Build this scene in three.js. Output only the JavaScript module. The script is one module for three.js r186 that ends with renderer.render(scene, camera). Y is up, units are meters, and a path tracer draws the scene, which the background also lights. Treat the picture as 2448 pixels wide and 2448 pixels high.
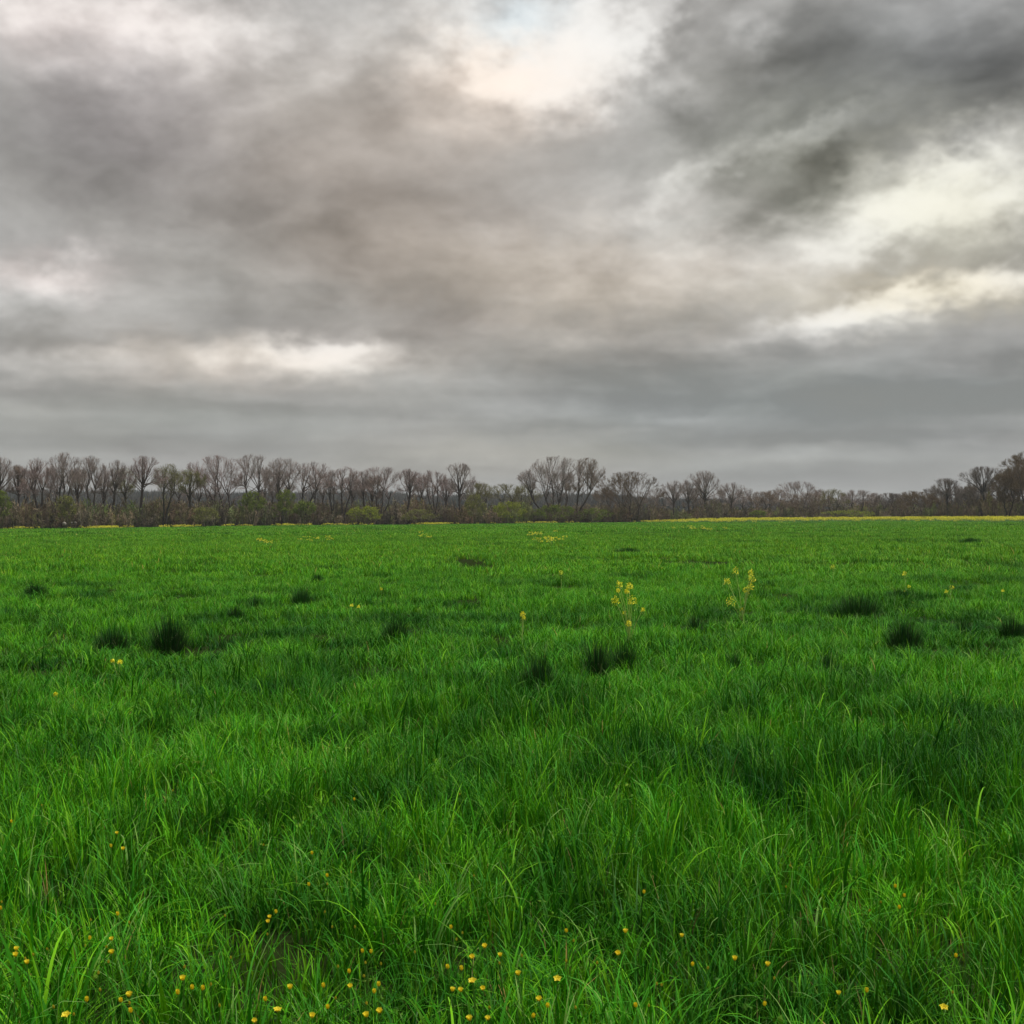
import * as THREE from 'three';

// ------------------------------------------------------------------ helpers
const DEG = Math.PI / 180;
const FOCAL = 3029, MID = 1224, HORIZON = 1231, EYE = 1.65;      // lens of the photograph, in its own pixels
function rng(seed) {
  let a = seed >>> 0;
  return () => { a = (a + 0x6D2B79F5) | 0; let t = Math.imul(a ^ (a >>> 15), 1 | a); t = (t + Math.imul(t ^ (t >>> 7), 61 | t)) ^ t; return ((t ^ (t >>> 14)) >>> 0) / 4294967296; };
}
const clamp = (x, a = 0, b = 1) => Math.min(b, Math.max(a, x));
const smooth = (a, b, x) => { const t = clamp((x - a) / (b - a)); return t * t * (3 - 2 * t); };
const mix = (a, b, t) => a + (b - a) * t;
const PERM = (() => { const r = rng(7), p = new Uint8Array(512), q = [...Array(256).keys()]; for (let i = 255; i > 0; i--) { const j = Math.floor(r() * (i + 1)); [q[i], q[j]] = [q[j], q[i]]; } for (let i = 0; i < 512; i++) p[i] = q[i & 255]; return p; })();
const GX = new Float64Array(256), GY = new Float64Array(256);
for (let i = 0; i < 256; i++) { GX[i] = Math.cos(i * 2.399963); GY[i] = Math.sin(i * 2.399963); }
function noise(x, y) {                                             // about -1 .. 1
  const xf = Math.floor(x), yf = Math.floor(y), u = x - xf, v = y - yf, X = xf & 255, Y = yf & 255;
  const a = PERM[PERM[X] + Y], b = PERM[PERM[X + 1 & 255] + Y], c = PERM[PERM[X] + (Y + 1 & 255)], d = PERM[PERM[X + 1 & 255] + (Y + 1 & 255)];
  const s = u * u * u * (u * (u * 6 - 15) + 10), t = v * v * v * (v * (v * 6 - 15) + 10);
  const n0 = GX[a] * u + GY[a] * v, n1 = GX[b] * (u - 1) + GY[b] * v, n2 = GX[c] * u + GY[c] * (v - 1), n3 = GX[d] * (u - 1) + GY[d] * (v - 1);
  return 1.5 * (n0 + (n1 - n0) * s + (n2 - n0 + (n0 - n1 - n2 + n3) * s) * t);
}
function fbm(x, y, n, gain = 0.52) { let s = 0, a = 0.5, k = 0; for (let i = 0; i < n; i++) { s += a * noise(x, y); k += a; a *= gain; [x, y] = [x * 1.93 + y * 0.53 + 3.1, y * 1.93 - x * 0.53 + 1.7]; } return s / k; }

// ------------------------------------------------------------------ camera, sky, sun, exposure
const EXPOSURE = 2.5;                                             // the photograph is exposed for the shaded grass
const scene = new THREE.Scene();
const camera = new THREE.PerspectiveCamera(2 * Math.atan(MID / FOCAL) / DEG, 1, 0.1, 9000);
camera.position.set(0, EYE, 0);
camera.lookAt(0, EYE + (HORIZON - MID) / FOCAL * 100, -100);

// cloud masses: [x, y, half length, half height, tilt in degrees (rising to the right), change of grey]; the places are directions of view, given as pixels of the photograph
const CLOUDS = [
  [160, 10, 420, 70, -4, 46], [230, 150, 190, 50, 8, 26], [470, 60, 260, 60, 0, 12], [140, 300, 260, 90, 0, -14], [60, 430, 300, 130, 0, -10],
  [620, 190, 170, 36, 32, -17], [560, 20, 60, 60, 20, -10], [700, 40, 160, 40, 10, 16], [720, 170, 200, 50, 30, 12], [920, 110, 180, 50, 48, -22], [930, 310, 50, 55, 60, -16],
  [620, 470, 520, 120, -6, -30], [420, 490, 260, 60, 0, -8], [900, 440, 380, 90, 4, -10], [1270, 105, 300, 115, -8, 62], [1480, 70, 260, 120, 20, 40], [1150, 190, 170, 90, 0, 22], [1330, 210, 160, 80, -5, 22],
  [1700, 70, 150, 50, 40, -34], [1620, 130, 110, 36, 45, -28], [1830, 115, 46, 40, 40, 30], [1680, 240, 90, 90, 60, -10], [1640, 290, 46, 60, 70, -22], [1590, 225, 60, 50, 40, 14], [1390, 265, 90, 60, 20, -20],
  [2200, 130, 430, 170, 14, -44], [1930, 210, 170, 110, 45, -26], [2420, 210, 150, 130, 10, -28], [2130, 300, 420, 70, 4, -18], [2330, 20, 200, 40, 15, 12],
  [1880, 350, 200, 26, 12, 40], [1660, 410, 190, 30, 28, 24], [1930, 455, 130, 44, 28, -44], [1760, 450, 80, 70, 50, -24], [1790, 545, 60, 40, 30, -18], [2000, 380, 60, 30, 30, -26],
  [2340, 420, 320, 70, 22, 66], [2150, 500, 210, 34, 22, 36], [2448, 480, 120, 70, 10, 30], [2150, 640, 90, 80, 40, -22], [2410, 585, 90, 56, 30, -54], [2090, 560, 100, 30, 20, 18],
  [2260, 690, 290, 40, 14, 70], [2000, 752, 190, 24, 14, 44], [2430, 650, 130, 26, 14, 34], [2220, 800, 400, 40, 10, -10], [1700, 560, 520, 120, 0, 20], [1600, 700, 420, 90, 4, 12],
  [1230, 520, 420, 110, 14, -4], [900, 640, 260, 70, 4, -10], [1000, 720, 380, 56, 2, -26], [700, 690, 260, 90, 10, -14], [560, 640, 130, 60, 0, -8], [860, 790, 260, 22, -2, -22], [300, 620, 250, 60, 6, -6],
  [90, 655, 130, 44, 10, 34], [150, 640, 60, 34, 30, 26], [20, 710, 120, 40, 4, 26], [330, 640, 160, 60, 14, 8], [120, 815, 220, 32, 4, -22], [660, 690, 90, 50, 0, 10],
  [760, 855, 220, 44, -3, 54], [850, 845, 130, 40, -4, 30], [420, 845, 260, 26, 2, 24], [100, 872, 260, 20, 2, 18], [560, 905, 330, 26, 4, 10], [160, 930, 320, 26, 0, -16], [330, 960, 300, 18, -2, -6], [980, 850, 130, 40, 0, -4],
  [2340, 915, 400, 84, 6, -33], [1750, 955, 480, 48, -2, -24], [1480, 880, 360, 60, 0, -24], [1330, 810, 330, 50, 4, -14], [1100, 930, 300, 30, -2, 8], [1900, 860, 300, 40, 8, -4],
  [800, 985, 420, 16, -1, -10], [1340, 1022, 220, 12, 2, -16], [1130, 1000, 230, 14, 4, 6], [1620, 1000, 200, 16, 5, 12], [1700, 1055, 380, 26, 1, -16], [1330, 1060, 240, 24, 3, 10], [1950, 1085, 420, 18, 3, 14], [2300, 1050, 330, 26, 2, -12],
  [300, 1045, 420, 22, -2, -4], [900, 1050, 380, 16, 3, 5], [1120, 1100, 320, 16, -2, 12], [2050, 1135, 420, 26, 2, -10], [560, 1085, 420, 14, -2, -6],
];
// tints: [x, y, half length, half height, red, blue]
const TINTS = [
  [1170, 180, 220, 130, 10, -8], [150, 40, 420, 120, 7, -1], [250, 300, 320, 150, 3, 3], [1250, 30, 120, 60, -12, 8], [900, 330, 420, 200, 6, -4], [1050, 640, 520, 160, 6, -5], [1500, 700, 420, 140, 5, -6], [600, 860, 420, 60, 7, -7],
  [2290, 500, 260, 130, 2, -12], [2250, 690, 330, 60, 6, -14], [2200, 160, 460, 220, -3, 4], [1900, 380, 300, 160, -1, -6], [1900, 980, 800, 130, -6, 2], [300, 1000, 500, 90, -2, -2], [1250, 1090, 420, 60, 3, -6], [90, 650, 180, 60, 7, -1],
];
const towards = (x, y) => [Math.atan2(x - MID, FOCAL) / DEG, Math.atan2(HORIZON - y, Math.hypot(FOCAL, x - MID)) / DEG];
const PXDEG = 1 / FOCAL / DEG;
function placed(list) { return list.map(([x, y, rx, ry, ...rest]) => { const [a, e] = towards(x, y); return [a, e, rx * PXDEG, ry * PXDEG, ...rest]; }); }
const lin = (v) => { v /= 255; return v <= 0.04045 ? v / 12.92 : Math.pow((v + 0.055) / 1.055, 2.4); };
function buildSky() {
  const W = 4096, H = 2048, data = new Float32Array(W * H * 4), clouds = placed(CLOUDS), tints = placed(TINTS);
  for (let row = 0; row < H; row++) {
    const up = ((row + 0.5) / H - 0.5) * Math.PI, el = up / DEG;
    for (let col = 0; col < W; col++) {
      const o = (row * W + col) * 4;
      data[o + 3] = 1;
      if (el < -0.3) { data[o] = 0.07; data[o + 1] = 0.08; data[o + 2] = 0.06; continue; }
      const round = ((col + 0.5) / W - 0.5) * 2 * Math.PI;
      let az = round / DEG + 90; if (az > 180) az -= 360;
      const x = Math.cos(round), z = Math.sin(round), s = 1 / (Math.max(0, Math.sin(up)) + 0.13);
      const px = x * s, pz = z * s;                                    // where that sight line meets the cloud deck
      const w1 = fbm(px * 1.1 + 5, pz * 1.1, 3), w2 = fbm(px * 1.1 + 31, pz * 1.1 + 9, 3);
      const fine = fbm(px * 2.1 + 0.5 * w1 + 11, pz * 3.3 + 0.5 * w2, 6), coarse = fbm(px * 0.55 + 2, pz * 0.8 + 8, 4);
      const billow = fbm(az * 0.34 + 0.6 * w1 + 9, el * 0.62 + 0.6 * w2 + 3, 6, 0.66), veil = fbm((az * 0.86 + el * 0.5) * 0.16 + w1, (el * 0.86 - az * 0.3) * 0.42 + w2, 5);
      let grey = mix(151, 178, smooth(0, 11, el)) + 13 * veil * smooth(2, 9, el) + 21 * billow * mix(0.55, 1, smooth(2, 8, el)) + 11 * fine * smooth(-2, 6, el) + 22 * fbm(az * 0.07 + 40, el * 0.85 + 0.02 * az, 6, 0.62) * smooth(15, 6, el), tr = 1.5 + 2 * w1, tb = -3.5 + 2 * w2;
      const shape = smooth(34, 27, Math.abs(az)) * smooth(32, 25, el);
      grey += (1 - shape) * (26 * coarse - 12);
      if (shape > 0) {
        const soft = clamp(el / 10, 0.16, 1);
        const a = az + 1.5 * w1 + 0.9 * fine + 1.5 * fbm(az * 0.4, el * 0.7, 6, 0.64), e = el + (0.9 * w2 + 0.5 * fine + 1.1 * fbm(az * 0.4 + 40, el * 0.75, 6, 0.64)) * soft;
        for (const [ca, ce, ra, re, tilt, amp] of clouds) {
          const t = tilt * DEG, dx = a - ca, dy = e - ce, u = (dx * Math.cos(t) + dy * Math.sin(t)) / ra, v = (dy * Math.cos(t) - dx * Math.sin(t)) / re, q = u * u + v * v;
          if (q < 6) grey += shape * amp * Math.exp(-q * (0.6 + 0.2 * q)) * (amp > 0 ? clamp(0.94 + 0.7 * billow + 0.35 * veil, 0.3, 1.3) : 1 - 0.5 * veil);
        }
        for (const [ca, ce, ra, re, r, b] of tints) { const q = ((a - ca) / ra) ** 2 + ((e - ce) / re) ** 2; if (q < 6) { const g = shape * Math.exp(-q); tr += r * g; tb += b * g; } }
      }
      grey = grey > 225 ? 225 + 25 * (1 - Math.exp(-(grey - 225) / 25)) : Math.max(grey, 84);
      const lift = 1 / EXPOSURE * (1 + 2 * Math.sin(up)) / (1 + 2 * Math.sin(22 * DEG)), k = el > 22 ? lift : 1 / EXPOSURE;   // an overcast sky brightens towards the zenith
      data[o] = lin(grey + tr) * k; data[o + 1] = lin(grey) * k; data[o + 2] = lin(grey + tb) * k;
    }
  }
  const t = new THREE.DataTexture(data, W, H, THREE.RGBAFormat, THREE.FloatType);
  t.mapping = THREE.EquirectangularReflectionMapping; t.magFilter = THREE.LinearFilter; t.minFilter = THREE.LinearFilter; t.needsUpdate = true;
  return t;
}
scene.background = buildSky();
scene.environment = scene.background;

const sun = new THREE.DirectionalLight(new THREE.Color(1, 0.97, 0.91), 1.5);
sun.position.set(80, 190, -60); sun.target.position.set(0, 0, -30);
sun.castShadow = true; sun.shadow.radius = 40; sun.shadow.mapSize.set(2048, 2048);
Object.assign(sun.shadow.camera, { left: -320, right: 320, top: 320, bottom: -320, near: 1, far: 900 });
scene.add(sun, sun.target);

const renderer = new THREE.WebGLRenderer({ antialias: true });
renderer.setSize(1024, 1024);
renderer.toneMapping = THREE.LinearToneMapping;
renderer.toneMappingExposure = EXPOSURE;
renderer.shadowMap.enabled = true;
scene.fog = new THREE.FogExp2(new THREE.Color(0.62, 0.66, 0.70), 0.00016);

// ------------------------------------------------------------------ naming
const used = new Map();
function numbered(name) { const n = used.get(name) ?? 0; used.set(name, n + 1); return n ? `${name}_${String(n).padStart(3, '0')}` : name; }
function tag(o, label, category, group, kind) {
  if (label) o.userData.label = label; if (category) o.userData.category = category; if (group) o.userData.group = group; if (kind) o.userData.kind = kind;
  return o;
}
function lit(o) { o.castShadow = o.receiveShadow = true; return o; }
function thing(name, x, y, z) { const o = new THREE.Group(); o.name = numbered(name); o.position.set(x, y, z); scene.add(o); return o; }
function part(name, geometry, material, parent) { const m = lit(new THREE.Mesh(geometry, material)); m.name = name; parent.add(m); return m; }

// a growing list of triangles with normals and colours
class Soup {
  constructor() { this.p = []; this.n = []; this.c = []; this.i = []; }
  vertex(x, y, z, nx, ny, nz, c) { this.p.push(x, y, z); this.n.push(nx, ny, nz); this.c.push(c[0], c[1], c[2]); return this.p.length / 3 - 1; }
  get empty() { return !this.i.length; }
  build() {
    const g = new THREE.BufferGeometry();
    g.setAttribute('position', new THREE.Float32BufferAttribute(this.p, 3)); g.setAttribute('normal', new THREE.Float32BufferAttribute(this.n, 3)); g.setAttribute('color', new THREE.Float32BufferAttribute(this.c, 3));
    g.setIndex(this.i); return g;
  }
}
// a grass blade: a ribbon that rises from (x, y, z), leans by `lean` and bends over by `curl` along its length
function blade(s, x, y, z, len, w, yaw, lean, curl, c0, c1, segs = 5, twist = 0) {
  const dx = Math.cos(yaw), dz = Math.sin(yaw);
  let first = -1, px = x, py = y, pz = z;
  for (let k = 0; k <= segs; k++) {
    const t = k / segs, th = lean + curl * Math.pow(t, 1.6), ty = Math.cos(th), th2 = Math.sin(th), tx = dx * th2, tz = dz * th2;
    const tw = yaw + twist * t, sx = -Math.sin(tw), sz = Math.cos(tw);
    let nx = ty * sz, ny = tz * sx - tx * sz, nz = -ty * sx; const l = Math.hypot(nx, ny, nz) || 1; nx /= l; ny /= l; nz /= l;
    const half = 0.5 * w * (t < 0.25 ? 0.7 + 1.2 * t : Math.pow(1 - (t - 0.25) / 0.75, 0.75)), c = [mix(c0[0], c1[0], t), mix(c0[1], c1[1], t), mix(c0[2], c1[2], t)];
    if (k === segs) { const v = s.vertex(px, py, pz, nx, ny, nz, c); s.i.push(first, v, first + 1); break; }
    const v = s.vertex(px - sx * half, py, pz - sz * half, nx, ny, nz, c); s.vertex(px + sx * half, py, pz + sz * half, nx, ny, nz, c);
    if (k) s.i.push(first, v, first + 1, first + 1, v, v + 1);
    first = v;
    const st = len / segs; px += tx * st; py += ty * st; pz += tz * st;
  }
}
// a round bar from a to b
function bar(s, a, b, ra, rb, sides, c) {
  let tx = b[0] - a[0], ty = b[1] - a[1], tz = b[2] - a[2]; const l = Math.hypot(tx, ty, tz) || 1; tx /= l; ty /= l; tz /= l;
  let ux = Math.abs(ty) > 0.9 ? 1 : 0, uy = ux ? 0 : 1, uz = 0; const d = ux * tx + uy * ty; ux -= d * tx; uy -= d * ty; uz -= d * tz; const ul = Math.hypot(ux, uy, uz); ux /= ul; uy /= ul; uz /= ul;
  const vx = ty * uz - tz * uy, vy = tz * ux - tx * uz, vz = tx * uy - ty * ux, at = s.p.length / 3;
  for (let k = 0; k < sides; k++) {
    const q = k / sides * 2 * Math.PI, cx = Math.cos(q), sx = Math.sin(q), nx = ux * cx + vx * sx, ny = uy * cx + vy * sx, nz = uz * cx + vz * sx;
    s.vertex(a[0] + nx * ra, a[1] + ny * ra, a[2] + nz * ra, nx, ny, nz, c); s.vertex(b[0] + nx * rb, b[1] + ny * rb, b[2] + nz * rb, nx, ny, nz, c);
    const m = at + 2 * k, n = at + 2 * ((k + 1) % sides); s.i.push(m, n, m + 1, n, n + 1, m + 1);
  }
}
// a small pointed sliver (a twig) and a small leaf
function sliver(s, x, y, z, dx, dy, dz, w, c, r) {
  let sx = r() - 0.5, sy = r() - 0.5, sz = r() - 0.5; const l = Math.hypot(dx, dy, dz) || 1, d = (sx * dx + sy * dy + sz * dz) / l / l; sx -= d * dx; sy -= d * dy; sz -= d * dz; const sl = Math.hypot(sx, sy, sz) || 1; sx /= sl; sy /= sl; sz /= sl;
  const nx = (dy * sz - dz * sy) / l, ny = (dz * sx - dx * sz) / l, nz = (dx * sy - dy * sx) / l, h = w / 2;
  const a = s.vertex(x - sx * h, y - sy * h, z - sz * h, nx, ny, nz, c); s.vertex(x + sx * h, y + sy * h, z + sz * h, nx, ny, nz, c); s.vertex(x + dx, y + dy, z + dz, nx, ny, nz, c);
  s.i.push(a, a + 2, a + 1);
}
function leaf(s, x, y, z, size, c, r) {
  const u = r() * 6.283, v = Math.acos(2 * r() - 1), q = r() * 6.283, n = new THREE.Vector3(Math.sin(v) * Math.cos(u), Math.abs(Math.cos(v)), Math.sin(v) * Math.sin(u));
  const a = new THREE.Vector3(Math.cos(q), 0.3, Math.sin(q)).cross(n).normalize(), b = n.clone().cross(a), h = size / 2, i = s.p.length / 3;
  for (const [p, t] of [[-1, 0], [0, -0.55], [1, 0], [0, 0.55]]) s.vertex(x + (a.x * p + b.x * t) * h, y + (a.y * p + b.y * t) * h, z + (a.z * p + b.z * t) * h, n.x, n.y, n.z, c);
  s.i.push(i, i + 1, i + 2, i, i + 2, i + 3);
}

// ------------------------------------------------------------------ the lie of the land
function ground(x, z) {
  const d = clamp(-z, 0, 330), r = Math.hypot(x, z), xx = clamp(x, -150, 150);
  let h = 0.0068 * xx * smooth(10, 90, d) - 0.00127 * d;
  h += 0.11 * smooth(25, 90, r) * smooth(420, 260, r) * noise(x / 41 + 3, z / 33 + 1) + 0.035 * noise(x / 2.6, z / 2.6 + 9) * smooth(60, 25, r) + 0.05 * noise(x / 9 + 7, z / 9) * smooth(4, 14, r) * smooth(160, 60, r);
  return h;
}
// where the sight line through a pixel of the photograph meets the field, `high` metres above it
function spot(px, py, high = 0) {
  let d = 20;
  for (let k = 0; k < 40; k++) { const x = (px - MID) / FOCAL * d; d = mix(d, clamp((EYE - ground(x, -d) - high) * FOCAL / Math.max(2, py - HORIZON), 1.5, 420), 0.6); }
  return [(px - MID) / FOCAL * d, -d];
}
// distance of the tree line behind the field, by direction
const lineDepth = (px) => px < 1224 ? mix(215, 275, smooth(-100, 1224, px)) : mix(275, 330, smooth(1224, 1900, px)) - 45 * smooth(2050, 2448, px);

const std = (o) => new THREE.MeshStandardMaterial(o);
const soilM = new THREE.MeshPhysicalMaterial({ color: new THREE.Color(0.018, 0.028, 0.008), roughness: 1, specularIntensity: 0 });
{
  const p = [], idx = [], A = 240, R = [];
  for (let r = 0; r < 40; r += 0.5) R.push(r); for (let r = 40; r < 400; r *= 1.035) R.push(r); for (let r = 400; r < 4500; r *= 1.15) R.push(r);
  R.forEach((r) => { for (let k = 0; k < A; k++) { const q = k / A * 2 * Math.PI, x = r * Math.cos(q), z = r * Math.sin(q); p.push(x, ground(x, z), z); } });
  for (let i = 0; i + 1 < R.length; i++) for (let k = 0; k < A; k++) { const n = (k + 1) % A, a = i * A + k, b = i * A + n, c = a + A, d = b + A; if (i) idx.push(a, b, c); idx.push(b, d, c); }
  const g = new THREE.BufferGeometry(); g.setAttribute('position', new THREE.Float32BufferAttribute(p, 3)); g.setIndex(idx); g.computeVertexNormals();
  const m = lit(new THREE.Mesh(g, soilM)); m.name = 'ground'; scene.add(tag(m, 'dark soil of the field under the green grass', 'ground', null, 'structure'));
}

// ------------------------------------------------------------------ grass
const leafM = (extra = {}) => new THREE.MeshPhysicalMaterial({ vertexColors: true, roughness: 0.55, transmission: 0.3, thickness: 0, side: THREE.DoubleSide, specularIntensity: 0.1, ...extra });
const grassM = leafM();
// taller, darker or thinner places: [x, y, half width, half height in pixels, height, darkness, thinning]
const PATCHES = [
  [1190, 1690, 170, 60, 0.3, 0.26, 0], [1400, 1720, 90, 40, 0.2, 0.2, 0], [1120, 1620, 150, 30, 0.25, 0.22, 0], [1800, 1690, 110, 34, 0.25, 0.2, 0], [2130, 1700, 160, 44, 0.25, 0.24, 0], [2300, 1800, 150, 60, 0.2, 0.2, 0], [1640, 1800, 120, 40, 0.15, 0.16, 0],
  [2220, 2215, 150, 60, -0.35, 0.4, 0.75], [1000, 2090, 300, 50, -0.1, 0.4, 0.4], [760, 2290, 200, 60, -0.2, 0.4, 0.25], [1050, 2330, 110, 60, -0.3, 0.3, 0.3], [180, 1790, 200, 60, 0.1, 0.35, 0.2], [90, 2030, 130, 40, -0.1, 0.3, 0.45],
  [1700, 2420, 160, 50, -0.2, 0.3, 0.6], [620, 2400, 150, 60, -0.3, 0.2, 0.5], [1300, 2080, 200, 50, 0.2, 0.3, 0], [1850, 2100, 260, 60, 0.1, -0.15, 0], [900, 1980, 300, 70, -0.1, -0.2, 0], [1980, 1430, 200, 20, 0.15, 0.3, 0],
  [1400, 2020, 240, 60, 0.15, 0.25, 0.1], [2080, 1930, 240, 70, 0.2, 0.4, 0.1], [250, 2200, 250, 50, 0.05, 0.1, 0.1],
].map(([px, py, rx, ry, ...v]) => { const [x, z] = spot(px, py, 0.12), d = -z; return [x, z, rx / FOCAL * d, Math.max(0.4, ry * d * d / FOCAL / (EYE - 0.12)), ...v]; });
function sward(x, z) {
  let h = 0, dark = 0, thin = 0;
  for (const [cx, cz, rx, rz, a, b, c] of PATCHES) { const q = ((x - cx) / rx) ** 2 + ((z - cz) / rz) ** 2; if (q < 5) { const g = Math.exp(-q); h += a * g; dark += b * g; thin += c * g; } }
  const d = Math.hypot(x, z), n1 = 0.6 * noise(x / 0.8 + 4, z / 0.8) + 0.55 * noise(x / 0.36 + 14, z / 0.42), n2 = noise(x / 2.7, z / 2.7 + 5), n3 = noise(x / 11 + 9, z / 11);
  const tall = clamp(0.9 + 0.55 * n1 + 0.28 * n2 + 0.12 * n3 + 0.7 * h, 0.35, 1.5) * mix(1, 0.55, smooth(8.5, 15, d));
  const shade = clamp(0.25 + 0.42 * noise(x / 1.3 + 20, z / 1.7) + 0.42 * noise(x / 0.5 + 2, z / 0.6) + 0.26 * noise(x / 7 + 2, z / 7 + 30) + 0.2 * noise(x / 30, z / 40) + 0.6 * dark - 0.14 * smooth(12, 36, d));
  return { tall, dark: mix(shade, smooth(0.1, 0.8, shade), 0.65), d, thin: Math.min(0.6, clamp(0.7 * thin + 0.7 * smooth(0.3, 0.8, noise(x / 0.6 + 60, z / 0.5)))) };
}
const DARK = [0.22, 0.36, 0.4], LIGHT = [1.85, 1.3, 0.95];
const GREENS = [[0.04, 0.25, 0.006], [0.056, 0.29, 0.006], [0.024, 0.2, 0.008], [0.085, 0.33, 0.01], [0.036, 0.24, 0.024]];
function tuft(seed, o) {
  const s = new Soup(), r = rng(seed);
  const per = o.per ?? 12;
  for (let m = 0; m < o.n / per; m++) {                              // little shocks of blades that share a height and a lean
    const mq = r() * 6.283, mr = o.radius * Math.sqrt(r()), mx = mr * Math.cos(mq), mz = mr * Math.sin(mq), tall = 0.55 + 0.75 * r(), my = r() * 6.283, mc = Math.floor(r() * GREENS.length), spread = o.spread * (0.5 + r());
    for (let k = 0; k < per; k++) {
      const q = r() * 6.283, rad = spread * Math.sqrt(r()), x = mx + rad * Math.cos(q), z = mz + rad * Math.sin(q), c = GREENS[r() < 0.6 ? mc : Math.floor(r() * GREENS.length)], v = 0.72 + 0.56 * r();
      const pale = r() < 0.06 ? 1 : 0;
      let tip = pale ? [0.16, 0.36, 0.12] : c.map((a) => a * v * 1.08), foot = [c[0] * v * 1.1, c[1] * v * 0.9, c[2] * v];
      if (r() < o.dry) { tip = [0.33, 0.3, 0.14]; foot = [0.16, 0.2, 0.06]; }
      const bent = r() < o.bent, pick = r(), yaw = pick < 0.4 ? q + (r() - 0.5) * 1.6 : pick < 0.7 ? my + (r() - 0.5) * 1.4 : r() * 6.283;
      blade(s, x, -0.01, z, o.len * tall * (bent ? 1.1 : 0.5 + 0.7 * r()), o.width * (0.5 + 0.9 * r()), yaw, 0.05 + 0.42 * r() * r(), bent ? 1.2 + 1.4 * r() : 0.15 + 1.1 * r(), foot, tip, bent ? o.segs + 2 : o.segs, (r() - 0.5) * 2.2);
    }
  }
  return s.build();
}
// leafy herbs low in the grass
function herb(seed) {
  const s = new Soup(), r = rng(seed);
  for (let k = 0; k < 9; k++) {
    const q = r() * 6.283, d = 0.02 + 0.1 * r(), y = 0.08 + 0.1 * r(), c = [0.06 + 0.04 * r(), 0.22 + 0.06 * r(), 0.025];
    blade(s, 0, 0, 0, Math.hypot(d, y), 0.003, q, Math.atan2(d, y), 0, c, c, 2);
    for (let j = 0; j < 3; j++) leaf(s, d * Math.cos(q) + 0.01 * Math.cos(q + j * 2.1), y, d * Math.sin(q) + 0.01 * Math.sin(q + j * 2.1), 0.018 + 0.012 * r(), c, r);
  }
  return s.build();
}
const grass = new THREE.Group(); grass.name = 'grass';
tag(grass, 'lush green meadow grass covering the whole field up to the trees', 'grass', null, 'stuff'); scene.add(grass);
const M4 = new THREE.Matrix4(), Q = new THREE.Quaternion(), UPV = new THREE.Vector3(0, 1, 0), P3 = new THREE.Vector3(), S3 = new THREE.Vector3(), C3 = new THREE.Color();
function scatter(geometries, material, from, to, perM2, sizeOf, seed, name, keep) {
  const r = rng(seed), spots = geometries.map(() => []);
  const half = (d) => d * MID / FOCAL * 1.06 + 3 + d * 0.03;
  let d = from;
  while (d < to) {                                                  // rows of even depth across the view
    const step = Math.max(0.25, d * 0.02), w = half(d), n = perM2 * step * 2 * w, count = Math.floor(n) + (r() < n % 1 ? 1 : 0);
    for (let k = 0; k < count; k++) {
      const x = (2 * r() - 1) * w, z = -(d + step * r());
      const g = sward(x, z); if (keep ? !keep(x, z, r, g) : r() < g.thin) continue;
      spots[Math.floor(r() * geometries.length)].push([x, z, r(), r(), r(), g]);
    }
    d += step;
  }
  geometries.forEach((geo, v) => {
    const im = lit(new THREE.InstancedMesh(geo, material, spots[v].length)); im.name = name; im.userData.kind = 'stuff';
    spots[v].forEach(([x, z, a, b, c, g], k) => {
      const h = sizeOf(g, a, b, -z);
      Q.setFromAxisAngle(UPV, c * 6.283); M4.compose(P3.set(x, ground(x, z), z), Q, S3.set(h[0], h[1], h[0])); im.setMatrixAt(k, M4);
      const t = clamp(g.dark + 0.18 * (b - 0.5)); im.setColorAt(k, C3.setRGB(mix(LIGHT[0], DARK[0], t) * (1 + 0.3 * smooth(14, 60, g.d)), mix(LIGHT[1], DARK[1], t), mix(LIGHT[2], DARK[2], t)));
    });
    grass.add(im);
  });
}
const near = [1, 2, 3, 4, 5, 6, 7, 8, 9, 10].map((k) => tuft(100 + k, { n: 96, radius: 0.17, spread: 0.04, len: 0.27, width: 0.007, segs: 5, bent: 0.2, dry: 0.003 }));
const middle = [1, 2, 3, 4, 5, 6, 7, 8].map((k) => tuft(200 + k, { n: 320, radius: 0.4, spread: 0.06, len: 0.31, width: 0.0088, segs: 3, bent: 0.16, dry: 0.004 }));
const distant = [1, 2, 3, 4, 5, 6].map((k) => tuft(300 + k, { n: 420, radius: 0.85, spread: 0.13, len: 0.34, width: 0.018, segs: 2, bent: 0.06, dry: 0.004 }));
const farther = [1, 2, 3, 4, 5].map((k) => tuft(400 + k, { n: 600, radius: 1.9, spread: 0.3, len: 0.36, width: 0.05, segs: 2, bent: 0.05, dry: 0.006 }));
const broad = [1, 2].map((k) => tuft(500 + k, { n: 9, per: 9, radius: 0.02, spread: 0.06, len: 0.36, width: 0.012, segs: 7, bent: 0.6, dry: 0 }));
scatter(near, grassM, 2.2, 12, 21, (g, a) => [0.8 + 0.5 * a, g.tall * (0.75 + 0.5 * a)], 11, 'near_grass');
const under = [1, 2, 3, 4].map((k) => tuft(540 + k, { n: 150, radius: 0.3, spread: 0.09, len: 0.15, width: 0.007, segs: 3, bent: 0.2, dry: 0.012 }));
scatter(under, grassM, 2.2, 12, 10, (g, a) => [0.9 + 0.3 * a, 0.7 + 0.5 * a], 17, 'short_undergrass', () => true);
scatter(broad, grassM, 2.2, 14, 3, (g, a) => [0.9 + 0.3 * a, (0.55 + 0.45 * g.tall) * (0.8 + 0.5 * a)], 12, 'broad_blades');
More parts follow.
